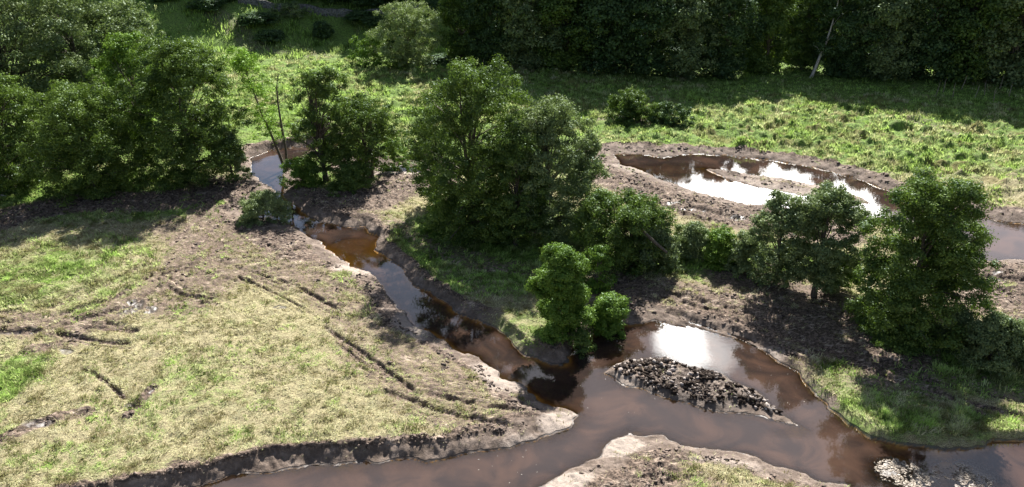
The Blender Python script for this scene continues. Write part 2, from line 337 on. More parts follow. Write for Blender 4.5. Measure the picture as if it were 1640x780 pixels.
# ground material
mg, t, b = principled("ground_soil_grass", rough=.9, spec=.25)
tcg = t.new('ShaderNodeTexCoord').outputs['Object']
A = {k: t.attr(k) for k in ('mud', 'green', 'wet', 'pale', 'bed', 'rough', 'bank', 'ochre')}
nA = t.noise(tcg, 1.1, 6, .62); nB = t.noise(tcg, 5.0, 6, .72); nC = t.noise(tcg, 24, 3, .6); nD = t.noise(tcg, .35, 4, .5)
mp = t.new('ShaderNodeMapping'); t.set(mp.inputs[0], tcg); mp.inputs['Rotation'].default_value = (0, 0, R(-38)); mp.inputs['Scale'].default_value = (1.6, 7, 3)
nS = t.noise(mp.outputs[0], 2.2, 5, .6, .6)
mp2 = t.new('ShaderNodeMapping'); t.set(mp2.inputs[0], tcg); mp2.inputs['Rotation'].default_value = (0, 0, R(22)); mp2.inputs['Scale'].default_value = (1.0, 5.5, 3)
nS2 = t.noise(mp2.outputs[0], 1.5, 6, .65, .8)
gfac = t.rng(t.math('ADD', t.math('ADD', A['green'], t.math('MULTIPLY', t.math('SUBTRACT', nA, .5), 1.3)), t.math('MULTIPLY', t.math('SUBTRACT', nS, .5), .5)), .25, .95)
straw = t.mix(t.rng(nS, .35, .65), (.20,.165,.09), (.42,.38,.22))
grn = t.mix(t.rng(nB, .35, .65), (.05,.095,.018), (.21,.34,.06))
gc = t.mix(gfac, straw, grn)
gc = t.mix(t.math('MULTIPLY', t.rng(nD, .5, .62), t.math('MULTIPLY', A['rough'], .6)), gc, (.20,.15,.055))
gc = t.mix(t.rng(nC, .52, .38), gc, (.060,.047,.028))
mudc = t.mix(t.rng(nB, .40, .62), (.042,.029,.022), (.235,.172,.132))
mudc = t.mix(t.rng(t.math('ADD', t.math('MULTIPLY', nA, .5), t.math('MULTIPLY', nS2, .5)), .53, .62), mudc, (.42,.335,.265))
mudc = t.mix(t.rng(nS2, .47, .36), mudc, (.05,.038,.033))
mudc = t.mix(t.rng(nC, .46, .34), mudc, (.035,.027,.023))
mudc = t.mix(t.math('MULTIPLY', A['bank'], .78), mudc, t.mix(t.rng(nA, .35, .7), (.105,.079,.063), (.21,.165,.138)))
mf = t.rng(t.math('ADD', A['mud'], t.math('ADD', t.math('MULTIPLY', t.math('SUBTRACT', nS, .5), 1.7), t.math('MULTIPLY', t.math('SUBTRACT', nB, .5), 1.5))), .42, .66)
col = t.mix(mf, gc, mudc)
pf = t.rng(t.math('ADD', A['pale'], t.math('MULTIPLY', t.math('SUBTRACT', nB, .5), .8)), .35, .75)
col = t.mix(t.math('MULTIPLY', pf, .85), col, t.mix(nC, (.24,.19,.16), (.42,.36,.31)))
wetf = t.rng(t.math('ADD', A['wet'], t.math('MULTIPLY', t.math('SUBTRACT', nB, .5), .5)), .35, .7)
col = t.mix(t.math('MULTIPLY', wetf, .75), col, (.035,.027,.024))
bedc = t.mix(t.rng(nA, .35, .65), (.27,.11,.02), (.62,.31,.05))
bedc = t.mix(A['ochre'], bedc, t.mix(nA, (.50,.20,.012), (.95,.46,.04)))
col = t.mix(A['bed'], col, bedc)
t.set(b.inputs['Base Color'], col)
t.set(b.inputs['Roughness'], t.rng(wetf, 0, 1, .92, .46))
t.set(b.inputs['Specular IOR Level'], t.rng(wetf, 0, 1, .2, .4))
bp = t.new('ShaderNodeBump'); bp.inputs['Strength'].default_value = .9; bp.inputs['Distance'].default_value = .10
t.set(bp.inputs['Height'], t.math('MULTIPLY', t.math('ADD', nB, t.math('MULTIPLY', nC, .5)), t.rng(wetf, 0, 1, 1.0, .22)))
t.l.new(bp.outputs[0], b.inputs['Normal'])
BANK = (1-sstep(.75, 1.0, SD/np.maximum(WB*.95, .1)))*(SD > -.2)*(SD < 3)
BED = np.clip(sstep(.03, -.06, SD)*sstep(.02, -.02, Z), 0, 1)*(1-.75*FORD); PALE = np.maximum(PALE, FORD*.3*(SD < .1))
ground = mesh_obj('ground', np.stack([X, Y, Z], 1), quads, 4, mg, smooth=True,
    attrs=dict(mud=MUD, green=GREEN, wet=WET, pale=PALE, bed=BED, rough=ROUGH, bank=BANK, ochre=ell(556,394,56,36,1,.3)))
ground['kind'] = 'structure'

# ------------------------------------------------------------------ water
mw = bpy.data.materials.new("peaty_water"); mw.use_nodes = True; t = NT(mw.node_tree)
for n in list(t.n): t.n.remove(n)
tcw = t.new('ShaderNodeTexCoord').outputs['Object']
dep = t.math('MAXIMUM', t.math('SUBTRACT', t.attr('depth'), 0.035), 0.0)
op = t.math('SUBTRACT', 1.0, t.math('POWER', 2.718, t.math('MULTIPLY', dep, -6.0)))
wn = t.noise(tcw, .35, 4, .55, 1.0)
murk = t.new('ShaderNodeBsdfDiffuse'); t.set(murk.inputs[0], t.mix(t.rng(wn, .35, .7), (.024,.017,.015), (.056,.033,.024)))
tr = t.new('ShaderNodeBsdfTransparent')
t.set(tr.inputs[0], t.mix(t.rng(dep, 0, .4), (.98,.95,.90), (.85,.60,.32)))
body = t.n.new('ShaderNodeMixShader'); t.set(body.inputs[0], op); t.l.new(tr.outputs[0], body.inputs[1]); t.l.new(murk.outputs[0], body.inputs[2])
gl = t.new('ShaderNodeBsdfGlossy'); gl.inputs['Roughness'].default_value = .008; t.set(gl.inputs[0], (1,1,1))
bw = t.new('ShaderNodeBump'); bw.inputs['Strength'].default_value = .05; bw.inputs['Distance'].default_value = .02
t.set(bw.inputs['Height'], t.math('ADD', t.noise(tcw, 3.0, 3, .5), t.math('MULTIPLY', t.noise(tcw, 14, 2, .5), .3)))
t.l.new(bw.outputs[0], gl.inputs['Normal'])
fr = t.new('ShaderNodeFresnel'); fr.inputs['IOR'].default_value = 1.42
ms = t.n.new('ShaderNodeMixShader'); t.set(ms.inputs[0], fr.outputs[0]); t.l.new(body.outputs[0], ms.inputs[1]); t.l.new(gl.outputs[0], ms.inputs[2])
ow = t.n.new('ShaderNodeOutputMaterial'); t.l.new(ms.outputs[0], ow.inputs[0])
wet_v = (Z < .05) & (SD < 1.2) & core
gx0, gy0 = P(985, 240); 
SDS = np.full(X.shape, 9.0); SDS[core] = sd_side
def water(name, mask):
    qm = mask[quads].any(1) & core[quads].all(1); q = quads[qm]; uq, inv = np.unique(q.ravel(), return_inverse=True)
    o = mesh_obj(name, np.stack([X[uq], Y[uq], np.zeros(len(uq))], 1), inv, 4, mw, smooth=True, attrs=dict(depth=np.clip(-Z[uq], -.1, 1)))
    o['kind'] = 'structure'; return o
water('river', wet_v & (SDS > 1.2)); water('side_channel', wet_v & (SDS <= 1.2))

# ------------------------------------------------------------------ grass
def blades(name, x, y, length, width, ang, lift, gt, mat, seg_curve=.35):
    n = len(x); z = samp(x, y, Z)-.02
    dx, dy = np.cos(ang), np.sin(ang); cz, sz = np.cos(lift), np.sin(lift)
    base = np.stack([x, y, z], 1); side = np.stack([-dy, dx, np.zeros(n)], 1)*(width/2)[:, None]
    mid = base+np.stack([dx*cz*.5, dy*cz*.5, sz*.62], 1)*length[:, None]
    tip = base+np.stack([dx*cz, dy*cz, sz*.85*(1-seg_curve*.3)], 1)*length[:, None]
    co = np.concatenate([base-side, base+side, mid+side*.8, mid-side*.8, tip], 0)
    i = np.arange(n); f = np.concatenate([np.stack([i, i+n, i+2*n], 1), np.stack([i, i+2*n, i+3*n], 1), np.stack([i+3*n, i+2*n, i+4*n], 1)], 0)
    tint = np.clip(.5+(rs.rand(n)-.5)*.7+(fbm(x, y, .55, 3, 90)-.5)*2.6, 0, 1)
    return mesh_obj(name, co, f, 3, mat, attrs=dict(tint=np.tile(tint, 5), green=np.tile(gt, 5)))
mgr = bpy.data.materials.new("grass_blades"); mgr.use_nodes = True; t = NT(mgr.node_tree)
for n in list(t.n): t.n.remove(n)
ti, ga = t.attr('tint'), t.attr('green')
gcol = t.mix(ga, t.mix(ti, (.22,.185,.095), (.64,.60,.40)), t.mix(ti, (.055,.11,.018), (.44,.64,.16)))
di = t.new('ShaderNodeBsdfDiffuse'); t.set(di.inputs[0], gcol)
tl = t.new('ShaderNodeBsdfTranslucent'); t.set(tl.inputs[0], t.mix(.3, gcol, (.36,.44,.12)))
m1 = t.n.new('ShaderNodeMixShader'); m1.inputs[0].default_value = .48; t.l.new(di.outputs[0], m1.inputs[1]); t.l.new(tl.outputs[0], m1.inputs[2])
o1 = t.n.new('ShaderNodeOutputMaterial'); t.l.new(m1.outputs[0], o1.inputs[0])
def scatter(n, ymax=150, ymin=30):
    """random spots, denser near the viewer so that the turf is equally fine"""
    lo, hi = np.searchsorted(ys, ymin), np.searchsorted(ys, ymax)
    r = rs.uniform(lo, hi-1, n); ri = r.astype(int); y_ = ys[ri]+(r-ri)*(ys[ri+1]-ys[ri])
    x_ = rs.uniform(-1.0, 1.0, n)*0.66*np.sqrt(np.maximum(y_, 26)**2+900)*1.06
    return x_, y_
def F(x, y, *arrs): return [samp(x, y, a) for a in arrs]
# mown / flattened straw turf
x, y = scatter(760000, 130)
mu, gr, sdv, lo_, hl, pu = F(x, y, MUD, GREEN, SD, LONG, hillf, PUD)
pn = fbm(x*.8-y*.6, (x*.6+y*.8)*2.4, 1.6, 5, 61, .7); keep = (sdv > .5) & (mu+(pn-.5)*2.0 < .60) & (pu < .3) & (rs.rand(len(x)) < .05+1.1*sstep(.42, .58, fbm(x, y, .55, 3, 62))) & (hl < .5) & (rs.rand(len(x)) > samp(x, y, ROUGH)*.7)
keep &= samp(x, y, rut) < .3
keep |= (sdv > .35) & (rs.rand(len(x)) < .02)
x, y, gr, lo_ = x[keep], y[keep], gr[keep], lo_[keep]
n = len(x); dist = np.sqrt(y*y+900)
comb = R(38)+(fbm(x, y, 6, 2, 63)-.5)*3.4
gt = sstep(.3, .8, gr+(fbm(x, y, 1.6, 4, 64)-.5)*1.5+(rs.rand(n)-.5)*.25)
ln = rs.uniform(.12, .36, n)*(1+lo_*.9)*(dist/60)**.5; wdt = rs.uniform(.022, .05, n)*(dist/48)
o = blades('mown_grass', x, y, ln, wdt, comb+rs.normal(0, .55, n)+math.pi*(rs.rand(n) < .25), R(12)+rs.rand(n)*R(35), gt, mgr); o['kind'] = 'stuff'
# tussocks of long grass and rushes
def tussocks(name, nt, per, maskf, hgt, ymax=150, rad=.28, warm=0.0):
    tx, ty = scatter(nt, ymax); keep = maskf(tx, ty); tx, ty = tx[keep], ty[keep]
    n = len(tx); s = rs.uniform(.6, 1.35, n)
    x = np.repeat(tx, per); y = np.repeat(ty, per); s = np.repeat(s, per); N = n*per
    a = rs.rand(N)*2*math.pi; rr = rs.rand(N)**.6*rad*s
    gt = np.repeat(np.clip(.52+(fbm(tx, ty, 3, 3, 66)-.5)*2.2+rs.normal(0, .12, n)-warm, 0, 1), per)
    d = np.sqrt(y*y+900)
    o = blades(name, x+np.cos(a)*rr, y+np.sin(a)*rr, hgt*s*rs.uniform(.6, 1.2, N), rs.uniform(.03, .055, N)*(d/55), a+rs.normal(0, .5, N), R(35)+rs.rand(N)*R(45), gt, mgr)
    o['kind'] = 'stuff'; return o
tussocks('meadow_tussocks', 34000, 16, lambda x, y: (samp(x, y, ROUGH) > .35) & (samp(x, y, MUD)+(fbm(x, y, 2, 3, 71)-.5) < .45) & (samp(x, y, SD) > .8) & (fbm(x, y, 2.3, 3, 72) > .40), .55, 132, .42)
tussocks('grass_tufts', 42000, 9, lambda x, y: (samp(x, y, MUD)+(fbm(x*.8-y*.6, (x*.6+y*.8)*2.4, 1.6, 5, 61, .7)-.5)*2 < .62) & (samp(x, y, SD) > .6) & (samp(x, y, ROUGH) < .5) & (fbm(x, y, .9, 3, 77) > .5), .24, 90, .13, .38)
tussocks('long_grass', 52000, 12, lambda x, y: (samp(x, y, LONG) > .35) & (samp(x, y, MUD)+(fbm(x, y, 2, 3, 73)-.5)*1.1 < .5) & (samp(x, y, SD) > .7) & (fbm(x, y, 1.5, 3, 74) > .42), .40, 110, .25, -.1)
tussocks('shaded_meadow_grass', 20000, 12, lambda x, y: (y > 98) & (samp(x, y, GREEN) > .6) & (samp(x, y, hillf) < .9) & (fbm(x, y, 2.3, 3, 75) > .4), .55, 150, .45, -.3)
tussocks('bracken', 26000, 12, lambda x, y: (samp(x, y, hillf) > .3) & (fbm(x, y, 4, 3, 76) > .36), 1.1, 190, .8, -.5)

# ------------------------------------------------------------------ trees
def tube(pts, rad, sides=6):
    pts = np.array(pts, float); rad = np.array(rad, float); n = len(pts); V = []; 
    for i in range(n):
        d = pts[min(i+1, n-1)]-pts[max(i-1, 0)]; d /= np.linalg.norm(d)+1e-9
        a = np.cross(d, [0.3, 1, .1] if abs(d[2]) > .5 else [0, 0, 1]); a /= np.linalg.norm(a)+1e-9; b_ = np.cross(d, a)
        th = np.arange(sides)*2*math.pi/sides
        V.append(pts[i]+rad[i]*(np.cos(th)[:, None]*a+np.sin(th)[:, None]*b_))
    V = np.concatenate(V); Fq = []
    for i in range(n-1):
        for j in range(sides):
            k = (j+1) % sides; Fq.append((i*sides+j, i*sides+k, (i+1)*sides+k, (i+1)*sides+j))
    return V, np.array(Fq)
class Tubes:
    def __init__(s): s.V = []; s.F = []; s.n = 0
    def add(s, pts, rad, sides=6):
        v, f = tube(pts, rad, sides); s.V.append(v); s.F.append(f+s.n); s.n += len(v)
    def obj(s, name, mat, parent): return mesh_obj(name, np.concatenate(s.V), np.concatenate(s.F).ravel(), 4, mat, parent, smooth=True)
def bark(name, c1, c2):
    m, t, b = principled(name, rough=.85, spec=.2); tcx = t.new('ShaderNodeTexCoord').outputs['Object']
    mp = t.new('ShaderNodeMapping'); t.set(mp.inputs[0], tcx); mp.inputs['Scale'].default_value = (6, 6, 1.5)
    t.set(b.inputs['Base Color'], t.mix(t.rng(t.noise(mp.outputs[0], 2, 5, .7), .35, .65), c1, c2)); return m
M_BARK = bark('alder_bark', (.05,.042,.035), (.15,.125,.10)); M_PALEBARK = bark('birch_bark', (.22,.19,.17), (.55,.52,.48)); M_DEAD = bark('dead_wood', (.16,.12,.09), (.36,.30,.25))
def leafmat(name, c1, c2, trans, tw=.19):
    m = bpy.data.materials.new(name); m.use_nodes = True; t = NT(m.node_tree)
    for n in list(t.n): t.n.remove(n)
    ti = t.attr('tint'); c = t.mix(ti, c1, c2)
    di = t.new('ShaderNodeBsdfDiffuse'); t.set(di.inputs[0], c)
    tl = t.new('ShaderNodeBsdfTranslucent'); t.set(tl.inputs[0], t.mix(ti, tuple(v*.6 for v in trans), trans))
    m1 = t.n.new('ShaderNodeMixShader'); m1.inputs[0].default_value = tw; t.l.new(di.outputs[0], m1.inputs[1]); t.l.new(tl.outputs[0], m1.inputs[2])
    g = t.new('ShaderNodeBsdfGlossy'); g.inputs['Roughness'].default_value = .45; t.set(g.inputs[0], (.75,.85,.9))
    m2 = t.n.new('ShaderNodeMixShader'); m2.inputs[0].default_value = .015; t.l.new(m1.outputs[0], m2.inputs[1]); t.l.new(g.outputs[0], m2.inputs[2])
    o1 = t.n.new('ShaderNodeOutputMaterial'); t.l.new(m2.outputs[0], o1.inputs[0]); return m
L_ALDER = leafmat('alder_leaves', (.026,.056,.016), (.14,.20,.042), (.20,.33,.035))
L_GREY = leafmat('willow_leaves', (.05,.085,.035), (.23,.28,.115), (.24,.34,.08))
L_LIME = leafmat('ash_leaves', (.09,.16,.018), (.20,.33,.045), (.26,.46,.04))
L_FRESH = leafmat('fresh_leaves', (.05,.11,.016), (.15,.235,.035), (.22,.38,.035))
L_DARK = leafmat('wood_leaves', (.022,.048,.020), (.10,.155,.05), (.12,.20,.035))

def profile(t, kind):
    if kind == 'oval': return np.clip(1-np.abs(2*t-1)**2.6, 0, 1)**.5*(1.08-.22*t)
    if kind == 'cone': return (1-t)**.55*np.minimum(1, .55+t*2.2)
    if kind == 'round': return np.sqrt(np.clip(1-(2*t-1)**2, 0, 1))**.8
    if kind == 'dome': return np.sqrt(np.clip(1-t**2.2, 0, 1))
    return np.sin(np.pi*t)**.5
def crown_points(rg, H, Rr, c0, kind, nclump, lean=(0, 0)):
    """clump centres gathered on a number of boughs (lobes), so that the crown has bumps, hollows and gaps"""
    Hc = H*(1-c0); nl = int(np.clip(9+H*Rr*.35, 13, 34)); L = []
    ga = rg.rand()*6.28
    for k in range(nl):
        tt = (k+.6)/nl; tt = np.clip(tt+rg.normal(0, .05), .06, .93); a = ga+k*2.4+rg.normal(0, .35)
        lr = Rr*rg.uniform(.38, .56)*(1.05-.3*tt); pr = Rr*profile(np.array([tt]), kind)[0]
        d = max(0, pr-lr*rg.uniform(.55, .95)); L.append((math.cos(a)*d, math.sin(a)*d, min(H*c0+Hc*tt, H-lr*.8), lr))
    L.append((0, 0, H-Rr*.42, Rr*.42)); L.append((rg.normal(0, .2)*Rr, rg.normal(0, .2)*Rr, H*(c0+(1-c0)*.62), Rr*.55))
    L = np.array(L); wgt = L[:, 3]**2; ch = rg.choice(len(L), nclump, p=wgt/wgt.sum())
    d = rg.normal(0, 1, (nclump, 3)); d[:, 2] = d[:, 2]+.25; d /= np.linalg.norm(d, axis=1)[:, None]
    q = L[ch]; c = q[:, :3]+d*(q[:, 3]*rg.uniform(.72, 1.0, nclump))[:, None]*np.array([1, 1, .9])
    c[:, 2] = np.clip(c[:, 2], H*c0*.8+.15, H*1.0)
    c[:, 0] += lean[0]*c[:, 2]/H; c[:, 1] += lean[1]*c[:, 2]/H
    return c
def make_crown(rg, C, crs, per, ls, H, flat=.7, tbase=0.0):
    n = len(C); sizes = crs*rg.uniform(.65, 1.3, n); tb = rg.rand(n)*.6-.05+tbase
    idx = np.repeat(np.arange(n), per); N = len(idx)
    d = rg.normal(0, 1, (N, 3)); d /= np.linalg.norm(d, axis=1)[:, None]
    r = rg.rand(N)**.5*(1+.18*rg.normal(0, 1, N))
    off = d*(r*sizes[idx])[:, None]; off[:, 2] *= flat
    pos = C[idx]+off; pos[:, 2] = np.maximum(pos[:, 2], .05+rg.rand(N)*.3)
    nrm = rg.normal(0, 1, (N, 3))*.42+d*.9+np.array([0, 0, .5]); nrm /= np.linalg.norm(nrm, axis=1)[:, None]
    u = np.cross(nrm, rg.normal(0, 1, (N, 3))); u /= np.linalg.norm(u, axis=1)[:, None]; v = np.cross(nrm, u)
    s = (ls*rg.uniform(.6, 1.35, N))[:, None]
    co = np.concatenate([pos+u*s*.5, pos+v*s*.34, pos-u*s*.5, pos-v*s*.34], 0)
    i = np.arange(N); f = np.stack([i, i+N, i+2*N, i+3*N], 1)
    tint = np.clip(tb[idx]+rg.rand(N)*.5, 0, 1)
    return co, f, np.tile(tint, 4)
def build_tree(name, x, y, H, Rr, label, cat='tree', leaf=None, kind='oval', c0=.12, ncl=None, per=110, ls=.17, seed=0, group=None, lean=(0, 0), trunks=1, barkm=None, crs=None, tr=None, z=None, tbase=0.0, root=None):
    rg = np.random.RandomState(seed+100); leaf = leaf or L_ALDER; barkm = barkm or M_BARK
    root = empty(name, (x, y, gz(x, y)-.05 if z is None else z), label, cat, group)
    ncl = int(1.9*ncl) if ncl else int(70*(Rr*H)**.62); crs = crs or (.24+.085*Rr)
    C = crown_points(rg, H, Rr, c0, kind, ncl, lean)
    co, f, tint = make_crown(rg, C, crs, int(per*1.2), ls*.98, H, tbase=tbase)
    cro = mesh_obj('crown', co, f.ravel(), 4, leaf, root, attrs=dict(tint=tint))
    for k in range(trunks):
        T = Tubes(); r0 = tr or (.045+.018*H); off = rg.uniform(-.35, .35, 2)*(trunks > 1)*1.2
        top = np.array([lean[0]*.85+off[0]*2.2, lean[1]*.85+off[1]*2.2, H*.86]); tp = []
        for j in range(8):
            q = j/7; tp.append([off[0]+top[0]*q**1.2+rg.normal(0, .05*H*.12)*(j > 0), off[1]+top[1]*q**1.2+rg.normal(0, .05*H*.12)*(j > 0), top[2]*q-.1*(j == 0)])
        T.add(tp, [r0*(1.35 if j == 0 else 1)*(1-.86*j/7) for j in range(8)], 8)
        sel = rg.choice(len(C), min(len(C), int(16+H*1.5)), replace=False)
        for s_ in sel:
            c = C[s_]; q = np.clip((c[2]/H)*rg.uniform(.45, .85), .08, .9); j = q/.86*7; j0 = int(min(6, j)); fj = min(1, j-j0)
            b0 = np.array(tp[j0])*(1-fj)+np.array(tp[j0+1])*fj; md = (b0+c)/2+np.array([0, 0, .12*np.linalg.norm(c-b0)])*rg.uniform(-.3, 1)+rg.normal(0, .12, 3)
            rb = r0*(1-q)*.42+.012; T.add([b0, md, c, c+(c-md)*.25], [rb, rb*.6, rb*.3, .008], 5)
        T.obj('trunk' if H > 2.5 else 'stem', barkm, root)
    return root
def spot(px, py, top, wpx):
    x, y = P(px, py, .75); tx, ty, tz = ray(px, top); tt = y/ty; H = CAM_H+tt*tz-.75
    dpt = y*cp+(CAM_H-.75-H/2)*sp
    return x, y, H, 1.17*wpx*dpt/FPX
seedc = [1]
def T(px, py, top, wpx, label, name='tree', **kw):
    x, y, H, Rr = spot(px, py, top, wpx); seedc[0] += 1; kw.setdefault('seed', seedc[0]*7)
    return build_tree(name, x, y, H, Rr, label, **kw)

# copse at the left edge
T(40,235,-70,105,"large grey-green broadleaf tree filling the top left corner", 'broadleaf_tree', leaf=L_GREY, kind='round', c0=.1, ls=.24, per=100, ncl=300)
T(150,215,-30,95,"big dull green tree behind the rounded alder, right of the corner tree", 'broadleaf_tree', leaf=L_GREY, kind='round', c0=.08, ls=.23, per=110, ncl=300)
T(222,200,8,62,"grey-green tree at the back of the copse whose crown slopes down to the right", 'broadleaf_tree', leaf=L_GREY, kind='oval', ls=.22, per=90, ncl=180)
T(238,262,56,52,"tall tree with a bright lime green top in the left copse", 'ash_tree', leaf=L_FRESH, kind='oval', ls=.19, per=90, ncl=190, tbase=.2)
T(310,285,66,82,"largest dark alder at the right end of the left copse", 'alder_tree', kind='oval', c0=.03, ls=.18, per=130, ncl=380)
T(150,305,138,76,"rounded alder at the front of the left copse with a sunlit top", 'alder_tree', leaf=L_ALDER, kind='round', c0=.0, ls=.17, per=130, ncl=260, tbase=.15)
T(22,305,122,62,"rounded alder at the left edge of the picture below the big grey-green tree", 'alder_tree', kind='round', c0=.0, ls=.17, per=130, ncl=220, tbase=.1)
T(-70,300,100,70,"alder beyond the left edge of the copse", 'alder_tree', kind='round', c0=.0, ls=.2, per=90, ncl=180)
T(372,283,205,26,"pale green willow bush hugging the right flank of the left copse", 'willow_bush', cat='bush', leaf=L_GREY, kind='dome', c0=0, ls=.16, per=80, ncl=90)
# along the top left channel
x, y, H, Rr = spot(456, 262, 76, 20)
rt = empty('sparse_tree', (x, y, gz(x, y)), "thin sparse lime green tree with two bare forked trunks by the upper channel", 'tree')
rg = np.random.RandomState(77)
k_ = H/13
tA = [(0,0,0),(-.5,.1,2),(-1.1,.1,4.2),(-1.9,.2,6.6),(-2.4,.1,9),(-2.9,.2,11),(-3.1,.2,H)]; tB = [(.15,.1,0),(.25,.2,2.5),(.1,.2,5),(.0,.3,7.5),(.1,.2,9.2),(.35,.2,H*.83)]
ta = Tubes(); ta.add(tA, [.2,.16,.13,.10,.07,.05,.02], 7); tb_ = Tubes(); tb_.add(tB, [.17,.14,.12,.09,.06,.015], 7)
Cl = []
for q in range(74):
    j = rg.uniform(1.6, 5.99); j0 = int(j); b0 = np.array(tA[j0])*(1-(j-j0))+np.array(tA[j0+1])*(j-j0)
    e = b0+np.array([rg.normal(0, .8), rg.normal(0, .8), rg.uniform(.1, 1.2)]); ta.add([b0, (b0+e)/2+[0, 0, .1], e], [.035, .02, .008], 4); Cl.append(e)
for q in range(16):
    j = rg.uniform(1.5, 4.9); j0 = int(j); b0 = np.array(tB[j0])*(1-(j-j0))+np.array(tB[j0+1])*(j-j0)
    e = b0+np.array([rg.normal(0, .9), rg.normal(0, .7), rg.uniform(.2, 1.2)]); tb_.add([b0, (b0+e)/2, e], [.03, .018, .006], 4)
ta.obj('trunk', M_BARK, rt); tb_.obj('trunk', M_BARK, rt)
co, f, tint = make_crown(rg, np.array(Cl), .7, 95, .18, H, tbase=.4); mesh_obj('crown', co, f.ravel(), 4, L_LIME, rt, attrs=dict(tint=tint))
T(528,285,104,44,"upright alder with a rounded dark top beside the two forked trunks", 'alder_tree', leaf=L_ALDER, kind='oval', c0=.12, ls=.17, per=100, ncl=190, trunks=2)
T(592,280,152,52,"lower spreading alder joined to the right side of the upright alder", 'alder_tree', leaf=L_ALDER, kind='oval', c0=.15, ls=.17, per=90, ncl=180, trunks=2)
T(632,262,205,20,"small pale bush between the spreading alder and the central trees", 'willow_bush', cat='bush', leaf=L_FRESH, kind='dome', c0=0, ls=.16, per=70, ncl=50)
T(420,342,296,34,"pale willow bush overhanging the bend of the channel", 'willow_bush', cat='bush', leaf=L_GREY, kind='dome', c0=0, ls=.13, per=90, ncl=110, lean=(.4,-.2), tbase=.25)
T(484,290,250,30,"pale green bush at the foot of the forked trunks", 'willow_bush', cat='bush', leaf=L_FRESH, kind='dome', c0=0, ls=.14, per=80, ncl=90)
T(560,300,262,36,"low dark bush in the shade under the spreading alder", 'bramble_bush', cat='bush', leaf=L_ALDER, kind='dome', c0=0, ls=.14, per=80, ncl=90)
# middle clump
T(762,372,100,88,"tallest dark alder in the middle of the picture", 'alder_tree', leaf=L_ALDER, kind='oval', c0=.02, ls=.16, per=130, ncl=430, trunks=2)
T(700,330,165,36,"slender alder at the left flank of the tallest alder", 'alder_tree', leaf=L_ALDER, kind='oval', c0=.08, ls=.16, per=100, ncl=130)
T(826,392,205,48,"dark bushy alder filling the gap between the tallest alder and the grey-green one", 'alder_tree', leaf=L_ALDER, kind='oval', c0=.0, ls=.16, per=110, ncl=190)
T(882,375,160,70,"grey-green alder behind and right of the tallest alder", 'alder_tree', leaf=L_GREY, kind='oval', c0=.05, ls=.16, per=110, ncl=330, trunks=2)
T(940,360,215,30,"narrow light green tree at the right edge of the central clump", 'willow_tree', leaf=L_GREY, kind='oval', c0=.1, ls=.15, per=80, ncl=110)
T(720,372,318,34,"low bright green bush at the foot of the tallest alder", 'hazel_bush', cat='bush', leaf=L_FRESH, kind='dome', c0=0, ls=.15, per=80, ncl=80)
rt = T(985,418,302,62,"leaning willow with a bare bough, right of the central clump", 'willow_tree', leaf=L_ALDER, kind='round', c0=.02, ls=.15, per=110, ncl=260, lean=(.8,-.4), trunks=2)
bo = Tubes(); bo.add([(.6,-1.6,4.9),(1.5,-2.3,4.2),(2.6,-2.7,3.2),(3.6,-2.9,2.4)], [.05,.10,.13,.10], 7); bo.obj('bough', M_BARK, rt)
T(1045,425,355,36,"grey-leaved willow bush right of the leaning willow", 'willow_bush', cat='bush', leaf=L_GREY, kind='dome', c0=0, ls=.15, per=90, ncl=120)
T(955,462,392,24,"small thin-leaved bush directly behind the front fresh green tree", 'willow_bush', cat='bush', leaf=L_FRESH, kind='oval', c0=0, ls=.14, per=60, ncl=50)
HG = 'willow scrub in a row behind the muddy bank'
T(1108,408,360,30,"first sunlit willow bush right of the leaning willow", 'willow_bush', cat='bush', leaf=L_GREY, kind='dome', c0=0, ls=.14, per=90, ncl=100, group=HG, tbase=.2)
T(1150,418,364,28,"second sunlit willow bush in the scrub row, in the middle of it", 'willow_bush', cat='bush', leaf=L_FRESH, kind='dome', c0=0, ls=.14, per=90, ncl=100, group=HG, tbase=.1)
T(1192,428,370,28,"last willow bush of the scrub row, touching the slim alder", 'willow_bush', cat='bush', leaf=L_GREY, kind='dome', c0=0, ls=.14, per=90, ncl=100, group=HG, tbase=.15)
# front of the spit
T(896,532,396,39,"fresh green conical young alder on the point of the spit", 'young_alder', seed=555, leaf=L_FRESH, kind='oval', c0=-.05, ls=.12, per=150, ncl=330)
T(974,516,456,28,"short fresh green bush beside the conical young alder", 'young_alder', cat='bush', leaf=L_FRESH, kind='oval', c0=.0, ls=.13, per=110, ncl=120)
T(930,545,505,18,"tiny bush at the foot of the conical young alder near the water", 'alder_bush', cat='bush', leaf=L_ALDER, kind='dome', c0=0, ls=.12, per=70, ncl=40)
# right group
T(1240,455,308,42,"slim pale alder, leftmost of the right hand group", 'alder_tree', leaf=L_GREY, kind='oval', c0=.06, ls=.15, per=90, ncl=170)
T(1304,470,298,54,"alder with a bare visible lower trunk between the slim alder and the big one", 'alder_tree', leaf=L_GREY, kind='oval', c0=.17, ls=.15, per=100, ncl=260, tr=.2)
T(1342,462,405,28,"bright green bush under the alder with the bare trunk", 'hazel_bush', cat='bush', leaf=L_FRESH, kind='round', c0=.1, ls=.14, per=80, ncl=80, tbase=.2)
T(1446,530,283,88,"biggest dark alder at the right, standing over a long shadow", 'alder_tree', seed=4321, leaf=L_ALDER, kind='round', c0=-.12, ls=.15, per=140, ncl=470, trunks=2)
T(1494,480,352,26,"side stem crown at the right of the biggest dark alder", 'alder_tree', leaf=L_ALDER, kind='oval', c0=.1, ls=.15, per=100, ncl=100)
RG = 'grey willow scrub at the right edge'
T(1530,552,492,30,"dark grey-green willow bush at the foot of the biggest alder", 'willow_bush', cat='bush', leaf=L_GREY, kind='dome', c0=0, ls=.13, per=110, ncl=150, group=RG)
